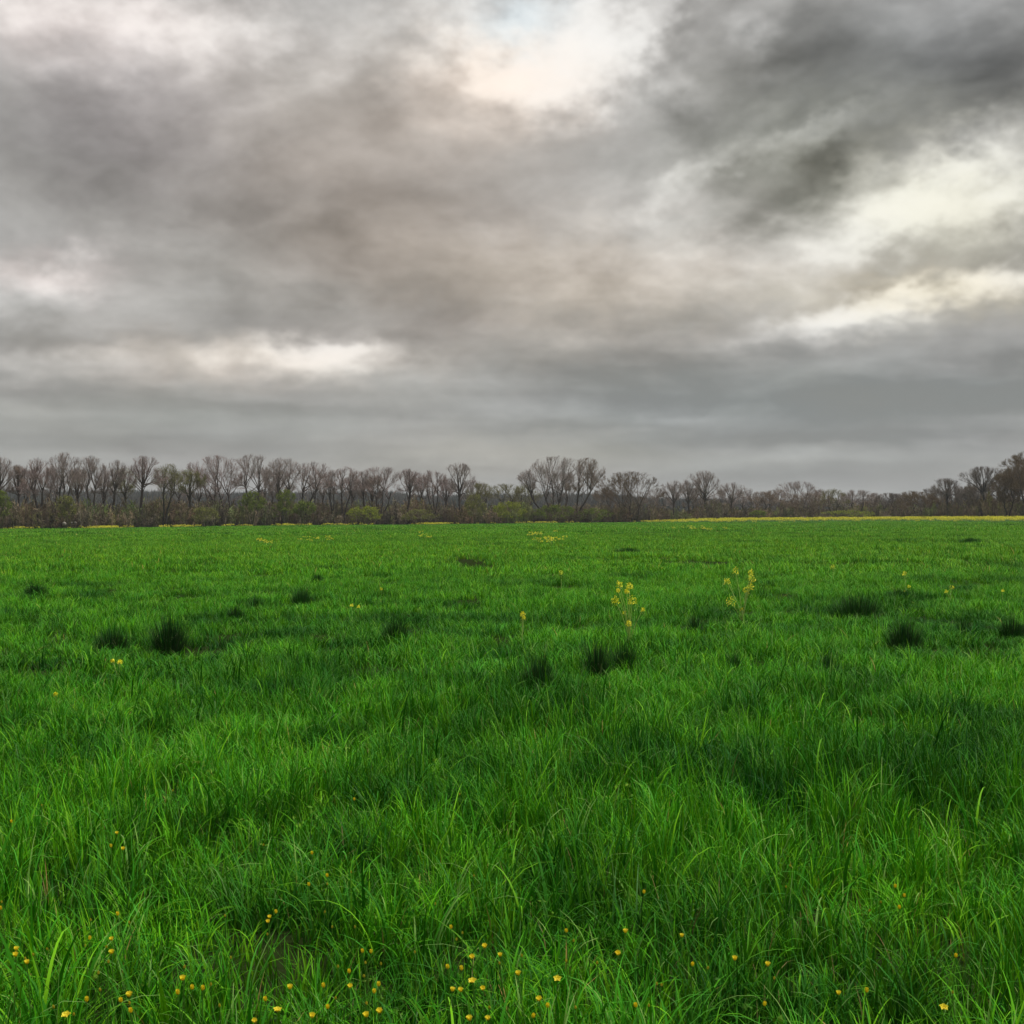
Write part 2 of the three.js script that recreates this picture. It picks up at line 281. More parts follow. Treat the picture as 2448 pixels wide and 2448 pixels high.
scatter([herb(1), herb(2), herb(3)], grassM, 2.2, 8, 3, (g, a) => [0.7 + 0.5 * a, 0.5 + 0.6 * a], 13, 'low_herbs', (x, z, r, g) => noise(x / 0.9 + 70, z / 0.9) > 0.05);
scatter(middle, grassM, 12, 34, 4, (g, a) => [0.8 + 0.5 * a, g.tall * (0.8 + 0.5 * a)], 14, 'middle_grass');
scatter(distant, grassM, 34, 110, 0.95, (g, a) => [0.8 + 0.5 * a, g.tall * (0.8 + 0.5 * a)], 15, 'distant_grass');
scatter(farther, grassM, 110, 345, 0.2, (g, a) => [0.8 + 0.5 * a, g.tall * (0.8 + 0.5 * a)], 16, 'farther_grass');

// dark tussocks that stand out of the sward: [x, foot y, width, height in pixels, how dark, words]
const TUSSOCKS = [
  [405, 1572, 92, 84, 1, 'near-black round tussock with pale dead blades, biggest on the left of the field'], [268, 1568, 96, 50, 0.75, 'low dark tussock just left of the near-black round one'],
  [85, 1430, 66, 26, 0.8, 'flat dark tussock near the left edge of the field'], [945, 1540, 74, 42, 0.8, 'dark spiky tussock alone in the middle of the field'],
  [1285, 1668, 84, 84, 0.8, 'dark tall tussock left of its darker neighbours near the field centre'], [1425, 1636, 62, 84, 0.95, 'darkest upright tussock below the tall yellow-flowered plants'], [1492, 1612, 64, 56, 0.7, 'dark tussock touching the right side of the darkest upright one'],
  [760, 1398, 34, 18, 0.7, 'small far dark tussock left of the field centre'], [562, 1487, 40, 26, 0.75, 'small dark tussock below two faint ones, left of centre'], [612, 1462, 46, 22, 0.5, 'faint small tussock above the dark one, left of centre'], [722, 1450, 60, 30, 0.5, 'faint broad tussock between field centre and left tussocks'],
  [2045, 1486, 150, 50, 0.75, 'broad low dark tussock on the right of the field'], [2160, 1564, 92, 66, 0.9, 'dark peaked tussock, nearest the camera on the right side'], [1662, 1520, 34, 36, 0.8, 'narrow dark tussock right of the tall yellow-flowered plants'],
  [2302, 1524, 28, 30, 0.65, 'thin small tussock between the peaked one and the right edge'], [2420, 1528, 76, 36, 0.85, 'dark tussock cut by the right edge of the field'], [2150, 1440, 80, 18, 0.7, 'far flat tussock behind the broad low one on the right'],
  [1755, 1618, 26, 26, 0.6, 'tiny tussock alone right of field centre'], [1978, 1622, 36, 34, 0.65, 'small tussock alone left of the peaked one'], [2320, 1300, 70, 10, 0.5, 'most distant faint tussock on the right'], [1500, 1325, 80, 10, 0.5, 'distant faint tussock near the middle of the field'],
];
const drySoup = (r, w, h) => { const s = new Soup(); for (let k = 0; k < 7; k++) { const q = r() * 6.283; blade(s, w * 0.3 * Math.cos(q), 0.02, w * 0.3 * Math.abs(Math.sin(q)), h * (0.5 + 0.3 * r()), 0.006, r() * 6.283, 0.3, 0.9 + r(), [0.3, 0.28, 0.16], [0.42, 0.4, 0.24], 6); } return s; };
TUSSOCKS.forEach(([px, py, wpx, hpx, dark, words], i) => {
  const r = rng(900 + i), [x, z] = spot(px, py), m = -z / FOCAL, w = wpx * m, h = Math.max(0.26, hpx * m + 0.1), s = new Soup(), far = Math.max(1, -z / 14);
  dark = Math.min(1, dark + 0.1);
  const n = Math.round(clamp(620 * w / 0.42 / Math.sqrt(far), 240, 1000));
  for (let k = 0; k < n; k++) {
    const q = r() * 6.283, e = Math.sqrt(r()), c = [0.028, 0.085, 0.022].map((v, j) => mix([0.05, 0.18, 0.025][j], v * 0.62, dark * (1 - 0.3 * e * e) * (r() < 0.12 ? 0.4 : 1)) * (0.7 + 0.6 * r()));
    blade(s, 0.36 * w * e * Math.cos(q), -0.01, 0.36 * w * e * Math.sin(q), h * (0.55 + 0.75 * r()) * (1 - 0.25 * e * e), 0.007 * Math.sqrt(far) * (0.7 + 0.6 * r()), q + (r() - 0.5), 0.03 + 0.6 * e * r(), 0.1 + 0.8 * r() * e, c, r() < 0.05 ? [0.09, 0.1, 0.04] : c, 4);
  }
  const o = thing('grass_tussock', x, ground(x, z), z); tag(o, words, 'tussock', 'dark tussocks in the field'); part('blades', s.build(), grassM, o);
  if (i < 2 || i === 5) part('dry_blades', drySoup(r, w, h).build(), grassM, o);
});

// ------------------------------------------------------------------ buttercups in the foreground: [x, y of the flower, 0 bud / 1 half closed / 2 open / 3 wide open]
const petalM = leafM({ roughness: 0.5, specularIntensity: 0.3, transmission: 0.45 });
const stalkM = leafM({ vertexColors: false, color: new THREE.Color(0.12, 0.3, 0.04) });
const YELLOW = [0.93, 0.81, 0.05], LEMON = [0.74, 0.68, 0.09];
function petal(seed, spread, len, wide, col) {                     // a cupped petal that rises from the middle of the flower
  const s = new Soup(), N = 4;
  for (let a = 0; a <= N; a++) for (let b = -2; b <= 2; b++) {
    const t = a / N, th = spread * (0.35 + 0.65 * t), rad = len * t * Math.sin(th), y = len * t * Math.cos(th), w = wide * Math.sin(Math.PI * Math.min(1, 0.12 + t * 0.78)) * 0.5 * (b / 2);
    s.vertex(rad - 0.12 * wide * (b / 2) ** 2, y + 0.15 * wide * (b / 2) ** 2, w, -Math.cos(th), Math.sin(th), 0, col);
  }
  for (let a = 0; a < N; a++) for (let b = 0; b < 4; b++) { const i = a * 5 + b; s.i.push(i, i + 1, i + 5, i + 1, i + 6, i + 5); }
  return s.build();
}
const PETALS = [petal(1, 0.18, 0.014, 0.009, LEMON), petal(1, 0.34, 0.019, 0.015, YELLOW), petal(1, 0.62, 0.02, 0.018, YELLOW), petal(1, 0.95, 0.02, 0.019, YELLOW)];
const eyeG = new THREE.SphereGeometry(0.0045, 8, 6), calyxG = (() => { const s = new Soup(); for (let k = 0; k < 5; k++) blade(s, 0, 0, 0, 0.009, 0.004, k * 1.2566 + 0.6, 0.8, -0.5, [0.1, 0.22, 0.04], [0.2, 0.28, 0.05], 3); return s.build(); })();
const eyeM = std({ color: new THREE.Color(0.55, 0.42, 0.02), roughness: 0.9 });
const stemGs = [0.3, 0.36, 0.42].map((bend, k) => { const s = new Soup(); let p = [0.14 * bend, -1, 0.05 * k]; for (let j = 1; j <= 5; j++) { const t = j / 5, n = [0.14 * bend * (1 - t) ** 2, -1 + t, 0.05 * k * (1 - t) ** 2]; bar(s, p, n, 0.0021, 0.0017, 4, [1, 1, 1]); p = n; } return s.build(); });
function protoFlower(kind) {
  const o = new THREE.Group();
  part('stem', stemGs[kind % 3], stalkM, o); part('sepals', calyxG, grassM, o);
  if (kind >= 2) { part('stamens', eyeG, eyeM, o).position.y = 0.004; }
  for (let k = 0; k < 5; k++) part('petal', PETALS[kind], petalM, o).rotation.y = k * 1.2566;
  return o;
}
const PROTO = [0, 1, 2, 3].map(protoFlower);
const LOOKS = ['greenish buttercup bud', 'half-closed buttercup', 'open buttercup', 'wide open buttercup'];
const LEFT = [   // in the left half of the foreground, read at 0.6335 of its pixels
  [443, 228, 2], [420, 278, 1], [465, 288, 2], [44, 185, 1], [158, 122, 0], [653, 67, 0], [731, 18, 0], [1337, 101, 1], [1735, 80, 0], [995, 272, 0], [1178, 305, 1], [1235, 390, 1], [1236, 420, 0], [1166, 424, 1], [1325, 376, 0], [1788, 388, 0],
  [1043, 527, 1], [1018, 545, 2], [1012, 562, 2], [850, 540, 0], [1226, 525, 0], [1010, 610, 0], [1254, 582, 0], [1340, 582, 0], [1642, 495, 0], [1702, 585, 1], [1745, 605, 0], [1722, 630, 0], [4, 513, 1], [8, 488, 0], [446, 535, 1], [343, 556, 0], [490, 565, 0],
  [423, 629, 2], [340, 628, 1], [324, 655, 0], [402, 658, 0], [423, 680, 2], [410, 715, 0], [63, 668, 2], [60, 690, 2], [104, 718, 2], [98, 702, 0], [128, 686, 0], [180, 665, 0], [372, 757, 0], [380, 820, 0], [328, 860, 1], [252, 917, 3], [280, 912, 0], [205, 884, 0],
  [489, 842, 2], [458, 862, 1], [491, 870, 0], [495, 902, 1], [697, 735, 0], [691, 780, 2], [726, 814, 1], [766, 817, 1], [797, 800, 0], [673, 833, 1], [830, 880, 0], [872, 698, 0], [1095, 813, 2], [1047, 898, 3], [1003, 857, 1], [1178, 920, 2], [1237, 887, 1], [1267, 850, 0],
  [1221, 807, 1], [1321, 808, 2], [1318, 752, 1], [1277, 732, 0], [1369, 675, 1], [1400, 678, 1], [1381, 718, 0], [1438, 722, 0], [1374, 768, 0], [1429, 802, 1], [1413, 828, 1], [1384, 872, 0], [1384, 918, 2], [1433, 903, 2], [1566, 677, 0],
  [1830, 657, 2], [1782, 698, 2], [1887, 690, 2], [1885, 718, 0], [1691, 736, 1], [1743, 742, 1], [1783, 788, 3], [1707, 822, 2], [1738, 823, 2], [1822, 816, 2], [1847, 886, 0], [1772, 932, 2], [1840, 930, 2], [961, 938, 2],
].map(([x, y, k]) => [x * 0.6335, 1850 + y * 0.6335, k]);
const RIGHT = [
  [205, 599, 1], [232, 634, 0], [428, 601, 2], [399, 684, 2], [205, 711, 0], [322, 718, 0], [37, 691, 0], [24, 761, 2], [171, 779, 3], [103, 857, 2], [134, 881, 1], [79, 920, 1], [240, 888, 0], [546, 798, 0], [563, 802, 0], [467, 881, 1], [515, 880, 0],
  [640, 617, 2], [680, 725, 1], [737, 737, 0], [840, 704, 2], [964, 726, 2], [988, 776, 0], [951, 876, 1], [1231, 834, 2], [1336, 825, 1], [1444, 430, 1], [1479, 466, 1], [1390, 488, 0], [1460, 510, 1], [1346, 520, 0], [1033, 430, 0], [1050, 350, 0], [497, 452, 1], [1672, 693, 1], [1661, 830, 0], [1627, 888, 3],
].map(([x, y, k]) => [1224 + x * 0.6335, 1850 + y * 0.6335, k]);
const flowerR = rng(77), beds = new Map();
[...LEFT, ...RIGHT].forEach(([px, py, kind]) => {
  let high = 0.3, x, z;
  for (let k = 0; k < 3; k++) { [x, z] = spot(px, py, high); high = 0.1 + 0.24 * Math.min(1.3, sward(x, z).tall); }
  [x, z] = spot(px, py, high);
  const o = PROTO[kind].clone(); o.name = numbered('buttercup'); scene.add(o);
  o.position.set(x, ground(x, z) + high, z); o.rotation.set(0.1 + 0.35 * flowerR(), flowerR() * 6.283, 0.35 * (flowerR() - 0.5)); o.children[0].scale.y = high;
  { const q = (kind === 2 && flowerR() < 0.5 ? 0.68 : 0.78); o.scale.set(q, 1, q); o.children.slice(1).forEach((c) => { c.scale.y = q; }); }
  const side = px < 420 ? 'at lower left' : px < 820 ? 'left of lower centre' : px < 1240 ? 'at lower centre' : px < 1700 ? 'right of lower centre' : 'at lower right', row = py > 2300 ? 'along the bottom edge' : py > 2180 ? 'in mid foreground' : 'farther back';
  const where = `${LOOKS[kind]}s ${row} ${side}`; if (!beds.has(where)) beds.set(where, []); beds.get(where).push([px, o]);
});
const COUNT = ['none', 'one', 'two', 'three', 'four', 'five', 'six', 'seven', 'eight', 'nine', 'ten', 'eleven', 'twelve'], PLACE = ['leftmost', 'second from left', 'third from left', 'fourth from left', 'fifth from left', 'sixth from left', 'seventh from left', 'eighth from left', 'ninth from left', 'tenth from left'];
for (const [where, list] of beds) list.sort((a, b) => a[0] - b[0]).forEach(([, o], k) => tag(o, list.length < 2 ? `only one of the ${where}` : `${k === list.length - 1 ? 'rightmost' : PLACE[k]} of ${COUNT[list.length]} ${where}`, 'buttercup', where));

// ------------------------------------------------------------------ tall yellow-flowered plants
const mustardM = std({ vertexColors: true, roughness: 0.6, side: THREE.DoubleSide });
function flowerHead(s, r, x, y, z, size, n) {
  for (let k = 0; k < n; k++) { const q = r() * 6.283, v = Math.acos(1 - 1.6 * r()), e = size * Math.cbrt(r()); leaf(s, x + e * Math.sin(v) * Math.cos(q), y + e * Math.cos(v) * 1.25, z + e * Math.sin(v) * Math.sin(q), 0.016 + 0.01 * r(), [0.84 + 0.1 * r(), 0.8 + 0.08 * r(), 0.03], r); }
  for (let k = 0; k < n / 5; k++) leaf(s, x + 2.6 * size * (r() - 0.5), y - size * (0.5 + 1.4 * r()), z + 2 * size * (r() - 0.5), 0.014, [0.36, 0.48, 0.08], r);
}
// [foot x, foot y, words, [head x, head y, size]...]
const MUSTARD = [
  [1505, 1548, 'tall many-headed yellow-flowered plant behind the darkest tussock', [1480, 1392, 13], [1506, 1398, 14], [1470, 1430, 18], [1511, 1430, 19], [1538, 1456, 8], [1493, 1463, 7], [1502, 1486, 11], [1478, 1410, 8], [1498, 1411, 9]],
  [1775, 1500, 'tall yellow-flowered plant with the brightest heads, right of centre', [1797, 1366, 12], [1795, 1378, 15], [1793, 1398, 13], [1785, 1408, 14], [1757, 1360, 13], [1739, 1386, 13], [1746, 1432, 19], [1776, 1455, 8]],
  [1248, 1548, 'short lone yellow-flowered stem in the middle of the field', [1250, 1466, 10], [1252, 1475, 7]],
  [1992, 1395, 'single yellow flower head far right of centre, highest of three', [1990, 1352, 9]], [2166, 1432, 'thin stem with one yellow head and pale buds on the right', [2162, 1369, 9], [2170, 1400, 6], [2165, 1414, 6]],
  [2272, 1440, 'small yellow-flowered plant near the right edge, beside pale buds', [2275, 1402, 9], [2262, 1412, 7]], [1342, 1412, 'small pale yellow plant far out above the many-headed one', [1341, 1366, 9]], [2396, 1440, 'tiny yellow flower nearest the right edge of the field', [2394, 1410, 6]],
  [842, 1470, 'tiny yellow flower pair left of the field centre', [840, 1446, 6], [858, 1448, 6]], [913, 1432, 'tiny yellow flower farther back left of the field centre', [912, 1406, 6]], [284, 1640, 'low twin yellow flowers below the low dark tussock', [286, 1580, 9], [268, 1578, 7]], [136, 1700, 'low yellow flower on the left, in the taller grass', [135, 1657, 7]],
];
MUSTARD.forEach(([fx, fy, words, ...heads], i) => {
  const r = rng(1500 + i), [x, z] = spot(fx, fy), m = -z / FOCAL, y = ground(x, z), o = thing('yellow_flowered_plant', x, y, z); tag(o, words, 'wildflower', 'tall yellow wildflowers in the field');
  heads.forEach(([hx, hy, size], k) => {
    const top = [(hx - fx) * m, EYE - (hy + size * 0.4 - HORIZON) * m - y, (r() - 0.5) * 0.15], s = new Soup(), h = new Soup(); let p = [0.02 * (r() - 0.5), 0, 0];
    for (let j = 1; j <= 6; j++) { const t = j / 6, n = [top[0] * t ** 1.7, top[1] * t, top[2] * t ** 1.7]; bar(s, p, n, 0.0075 - 0.0035 * t, 0.0072 - 0.0035 * t, 4, [0.34, 0.5, 0.1]); if (j < 5 && r() < 0.7) blade(s, n[0], n[1], n[2], 0.09 * (1 - t * 0.6), 0.014, r() * 6.28, 0.7, 0.8, [0.09, 0.23, 0.04], [0.1, 0.25, 0.05], 3); p = n; }
    part('stem', s.build(), mustardM, o); flowerHead(h, r, top[0], top[1], top[2], size * m * 0.66, Math.round(30 + size * 3)); part('flower_head', h.build(), mustardM, o);
  });
});
// the yellow blossom that reads as a band along the field edge and as faint drifts in the field
{
  const clump = (seed) => { const s = new Soup(), r = rng(seed); for (let k = 0; k < 7; k++) { const x = (r() - 0.5) * 0.9, z = (r() - 0.5) * 0.9, h = 0.55 + 0.4 * r(); bar(s, [x, 0, z], [x * 1.1, h, z], 0.008, 0.006, 3, [0.08, 0.2, 0.03]); for (let j = 0; j < 4; j++) blade(s, x, h * 0.2 * j, z, 0.25, 0.04, r() * 6.28, 0.7, 0.8, [0.06, 0.2, 0.03], [0.07, 0.2, 0.03], 2); for (let j = 0; j < 9; j++) leaf(s, x * 1.1 + (r() - 0.5) * 0.22, h - 0.16 * r(), z + (r() - 0.5) * 0.22, 0.12, [0.85, 0.74 + 0.08 * r(), 0.03], r); } return s.build(); };
  const r = rng(42), spots = [];
  for (let k = 0; k < 9000; k++) {
    const place = -260 + r() * 2960, px = place + (r() + r() - 1) * 45, right = smooth(1480, 1750, px), band = (0.62 + 0.3 * noise(place / 40, 6)) * right + 0.03, n = noise(px / 70, 3.3) + 0.5 * noise(px / 23, 8.1);
    if (r() > clamp(band + 0.3 * n * (1 - right) + 0.35 * smooth(150, 240, px) * smooth(275, 265, px) + 0.25 * smooth(380, 420, px) * smooth(480, 440, px) + 0.2 * smooth(640, 680, px) * smooth(770, 730, px) + 0.35 * smooth(1000, 1040, px) * smooth(1090, 1060, px))) continue;
    const d = lineDepth(place) - 5 - (6 + 100 * right * r()) * r(); spots.push([(place - MID) / FOCAL * d, -d, mix(0.6, 1, right)]);
  }
  for (const [px, py, rx, ry, n] of [[1300, 1276, 80, 16, 16], [760, 1282, 60, 10, 7], [1000, 1276, 40, 10, 5], [630, 1290, 24, 8, 4], [1660, 1262, 80, 8, 14]]) for (let k = 0; k < n; k++) spots.push([...spot(px + (r() + r() - 1) * rx, py + (r() + r() - 1) * ry, 0.4), 0.45]);
  const band = new THREE.Group(); band.name = 'yellow_blossom'; tag(band, 'band of yellow blossom along the far edge of the field', 'wildflowers', null, 'stuff'); scene.add(band);
  [1, 2, 3].forEach((v) => {
    const mine = spots.filter((_, k) => k % 3 === v - 1), im = lit(new THREE.InstancedMesh(clump(600 + v), mustardM, mine.length)); im.name = 'blossom_clumps'; im.userData.kind = 'stuff';
    mine.forEach(([x, z, size], k) => { const q = size * (0.7 + 0.6 * r()); Q.setFromAxisAngle(UPV, r() * 6.283); M4.compose(P3.set(x, ground(x, z), z), Q, S3.set(q, q, q)); im.setMatrixAt(k, M4); });
    band.add(im);
  });
}

// ------------------------------------------------------------------ trees
const barkTex = (() => { const N = 64, d = new Uint8Array(N * N * 4); for (let y = 0; y < N; y++) for (let x = 0; x < N; x++) { const v = 150 + 80 * noise(x / 5, y / 16); d.set([v, v, v, 255], (y * N + x) * 4); } const t = new THREE.DataTexture(d, N, N); t.magFilter = THREE.LinearFilter; t.wrapS = t.wrapT = THREE.RepeatWrapping; t.needsUpdate = true; return t; })();
const barkM = std({ vertexColors: true, roughness: 0.95 }), twigM = std({ vertexColors: true, roughness: 0.95, side: THREE.DoubleSide }), foliageM = leafM({ roughness: 0.7 });
const TONES = {   // bark, twig, and the colour of the opening leaves where there are any
  grey: [[0.06, 0.048, 0.04], [0.3, 0.245, 0.225]], red: [[0.055, 0.042, 0.036], [0.29, 0.215, 0.2]], brown: [[0.05, 0.04, 0.03], [0.24, 0.18, 0.135]], dark: [[0.035, 0.03, 0.025], [0.17, 0.14, 0.12]],
  olive: [[0.05, 0.045, 0.032], [0.22, 0.2, 0.11], [0.26, 0.28, 0.07]], rust: [[0.045, 0.034, 0.026], [0.17, 0.12, 0.08], [0.16, 0.12, 0.06]],
  green: [[0.04, 0.04, 0.022], [0.13, 0.15, 0.04], [0.21, 0.28, 0.04]], lime: [[0.04, 0.04, 0.022], [0.2, 0.23, 0.045], [0.36, 0.41, 0.045]],
};
// Limbs fan out from the stems to the dome of the crown and fork three more times; the finest twigs are slivers.
function growTree(o, seed) {
  const r = rng(seed), trunk = new Soup(), boughs = new Soup(), crown = new Soup(), [bark, fine, green] = TONES[o.tone], off = r() * 60, { bottom, top, half, cx, shoulder, waist } = o;
  const inside = (x, y, z) => {                                     // below 1 inside the crown
    const t = (y - bottom) / (top - bottom), dx = x - cx, rad = Math.hypot(dx, z * 1.1); if (t < -0.15) return 0.5; if (t >= 1) return 2;
    const a = Math.atan2(z, dx), lump = 0.92 + 0.36 * noise(Math.cos(a) * 1.7 + off, Math.sin(a) * 1.7 + t * 2.5), w = half * lump * (t < shoulder ? waist + (1 - waist) * Math.sin(clamp(t) / shoulder * Math.PI / 2) : Math.sqrt(1 - ((t - shoulder) / (1 - shoulder)) ** 2));
    return rad / Math.max(w, 0.05);
  };
  const wob = (v, k) => v.map((a) => a + k * (r() - 0.5));
  const tone = (w) => { const k = clamp((0.09 - w) / 0.08), v = 0.8 + 0.4 * r(); return bark.map((a, j) => mix(a, fine[j], 0.75 * k) * v); };
  const run = (soup, pts, w0, w1) => { for (let k = 1; k < pts.length; k++) { const a = mix(w0, w1, (k - 1) / (pts.length - 1)), b = mix(w0, w1, k / (pts.length - 1)); bar(soup, pts[k - 1], pts[k], a, b, a > 0.12 ? 7 : a > 0.05 ? 5 : 3, tone(b)); } };
  const along = (pts, t) => { const q = t * (pts.length - 1), k = Math.min(pts.length - 2, Math.floor(q)), f = q - k; return { p: pts[k].map((v, j) => mix(v, pts[k + 1][j], f)), d: pts[k].map((v, j) => pts[k + 1][j] - v) }; };
  const turned = (d, spread, lift) => { const l = Math.hypot(...d) || 1, v = d.map((a) => a / l + spread * 2 * (r() - 0.5)); v[1] += lift; const m = Math.hypot(...v) || 1; return v.map((a) => a / m); };
  const twigs = (p, d, n, size) => {
    for (let j = 0; j < n; j++) {
      const L = size * (0.5 + 0.7 * r()), u = turned(d, 0.62, 0.25), kd = 0.7 + 0.6 * r(), c = fine.map((v) => v * kd), e = p.map((v, i) => v + u[i] * L);
      if (inside(...e) > 1.08) continue;
      sliver(crown, ...p, u[0] * L, u[1] * L, u[2] * L, o.hair * (0.7 + 0.6 * r()), c, r);
      const w = turned(u, 0.7, 0.15), at = p.map((v, i) => v + u[i] * L * 0.45);
      sliver(crown, ...at, w[0] * L * 0.6, w[1] * L * 0.6, w[2] * L * 0.6, o.hair * 0.8, c, r);
      if (green && r() < o.leafy) for (let m = 0; m < 3; m++) { const t = 0.3 + 0.8 * r(), kg = 0.65 + 0.7 * r(); leaf(crown, p[0] + u[0] * L * t + 0.14 * (r() - 0.5), p[1] + u[1] * L * t + 0.14 * (r() - 0.5), p[2] + u[2] * L * t + 0.14 * (r() - 0.5), o.leafSize * (0.7 + 0.6 * r()), green.map((v) => v * kg), r); }
    }
  };
  const branch = (p, d, L, w, level) => {
    let e = p, v = d; const pts = [p], n = level > 2 ? 2 : 3;
    for (let k = 0; k < n; k++) { const q = e.map((a, i) => a + v[i] * L / n); if (inside(...q) > 1) break; pts.push(q); e = q; v = turned(v, 0.16, 0.1); }
    if (pts.length < 2) { twigs(p, d, 2, o.spray); return; }
    run(boughs, pts, w, w * 0.45);
    if (level < 3) for (let k = 0; k < o.forks; k++) { const { p: b, d: t } = along(pts, 0.2 + 0.78 * r()); branch(b, turned(t, 0.6, 0.2), L * (0.45 + 0.25 * r()), Math.max(0.012, w * 0.5), level + 1); }
    for (let k = 0; k < (level < 3 ? 2 : 3); k++) { const { p: b, d: t } = along(pts, 0.3 + 0.7 * r()); twigs(b, t, o.twigs, o.spray); }
    twigs(pts[pts.length - 1], v, o.twigs + 1, o.spray);
  };
  const ends = o.stems.map((line) => {                              // the stems themselves, with a flared foot
    const pts = []; line.forEach((p, k) => { if (!k) { pts.push(p); return; } for (let j = 1; j <= 3; j++) pts.push(wob(line[k - 1].map((v, i) => mix(v, p[i], j / 3)), j < 3 ? o.girth * 0.5 : 0)); });
    run(trunk, pts, o.girth, o.girth * 0.6); bar(trunk, pts[0], pts[0].map((v, i) => v + (i === 1 ? 0.35 : 0)), o.girth * 1.5, o.girth, 7, bark); return pts;
  });
  const up = Math.max(o.limbs, ends.length * 2), n = up + Math.round(up * 0.7);
  for (let k = 0; k < n; k++) {
    const q = k * 2.39996 + off, low = k >= up, rho = low ? 0.8 + 0.2 * r() : Math.sqrt((k + 0.35) / up) * 0.95, pts0 = ends[k % ends.length], from = low ? along(pts0, 0.5 + 0.5 * r()) : k % 3 ? along(pts0, 0.8 + 0.2 * r()) : along(pts0, 0.62 + 0.3 * r());
    let best = [cx, top, 0];
    const tx = cx + half * rho * Math.cos(q), tz = 0.85 * half * rho * Math.sin(q);
    if (low) best = [tx, mix(bottom, top, 0.12 + 0.5 * r()), tz];
    else for (let t = 0.99; t > 0.1; t -= 0.04) { const y = mix(bottom, top, t); best = [tx, y, tz]; if (inside(tx, y, tz) < 0.97) break; }
    const s = from.p, reach = Math.hypot(best[0] - s[0], best[1] - s[1], best[2] - s[2]), c = [mix(s[0], best[0], 0.46), s[1] + (low ? 0.12 * reach + 0.5 * (best[1] - s[1]) : Math.max(0.25 * reach, 0.56 * (best[1] - s[1]))), mix(s[2], best[2], 0.46)], pts = [s];
    for (let j = 1; j <= 6; j++) { const t = j / 6, u = 1 - t; pts.push(wob([0, 1, 2].map((i) => u * u * s[i] + 2 * u * t * c[i] + t * t * best[i]), j < 6 ? 0.05 * reach : 0)); }
    const w = o.girth * (low ? 0.26 : k < ends.length ? 0.6 : 0.42);
    run(boughs, pts, w, 0.02);
    for (let j = 0; j < o.side; j++) { const t = 0.16 + 0.82 * Math.pow(r(), 0.8), { p, d } = along(pts, t); branch(p, turned(d, 0.55, 0.12), reach * (0.5 - 0.28 * t) * (0.8 + 0.4 * r()), Math.max(0.015, w * 0.45 * (1 - 0.6 * t)), 2); }
    twigs(best, pts[6].map((v, i) => v - pts[5][i]), o.twigs * 2, o.spray);
  }
  return { trunk, boughs, crown };
}
function plantTree(name, category, words, group, seed, o, px, depth) {
  const x = (px - MID) / FOCAL * depth, z = -depth, t = thing(name, x, ground(x, z) - 0.05, z), g = growTree(o, seed);
  tag(t, words, category, group);
  if (!g.trunk.empty) part('trunk', g.trunk.build(), barkM, t);
  if (!g.boughs.empty) part('branches', g.boughs.build(), barkM, t);
  if (!g.crown.empty) part('crown', g.crown.build(), o.leafy ? foliageM : twigM, t);
  return t;
}
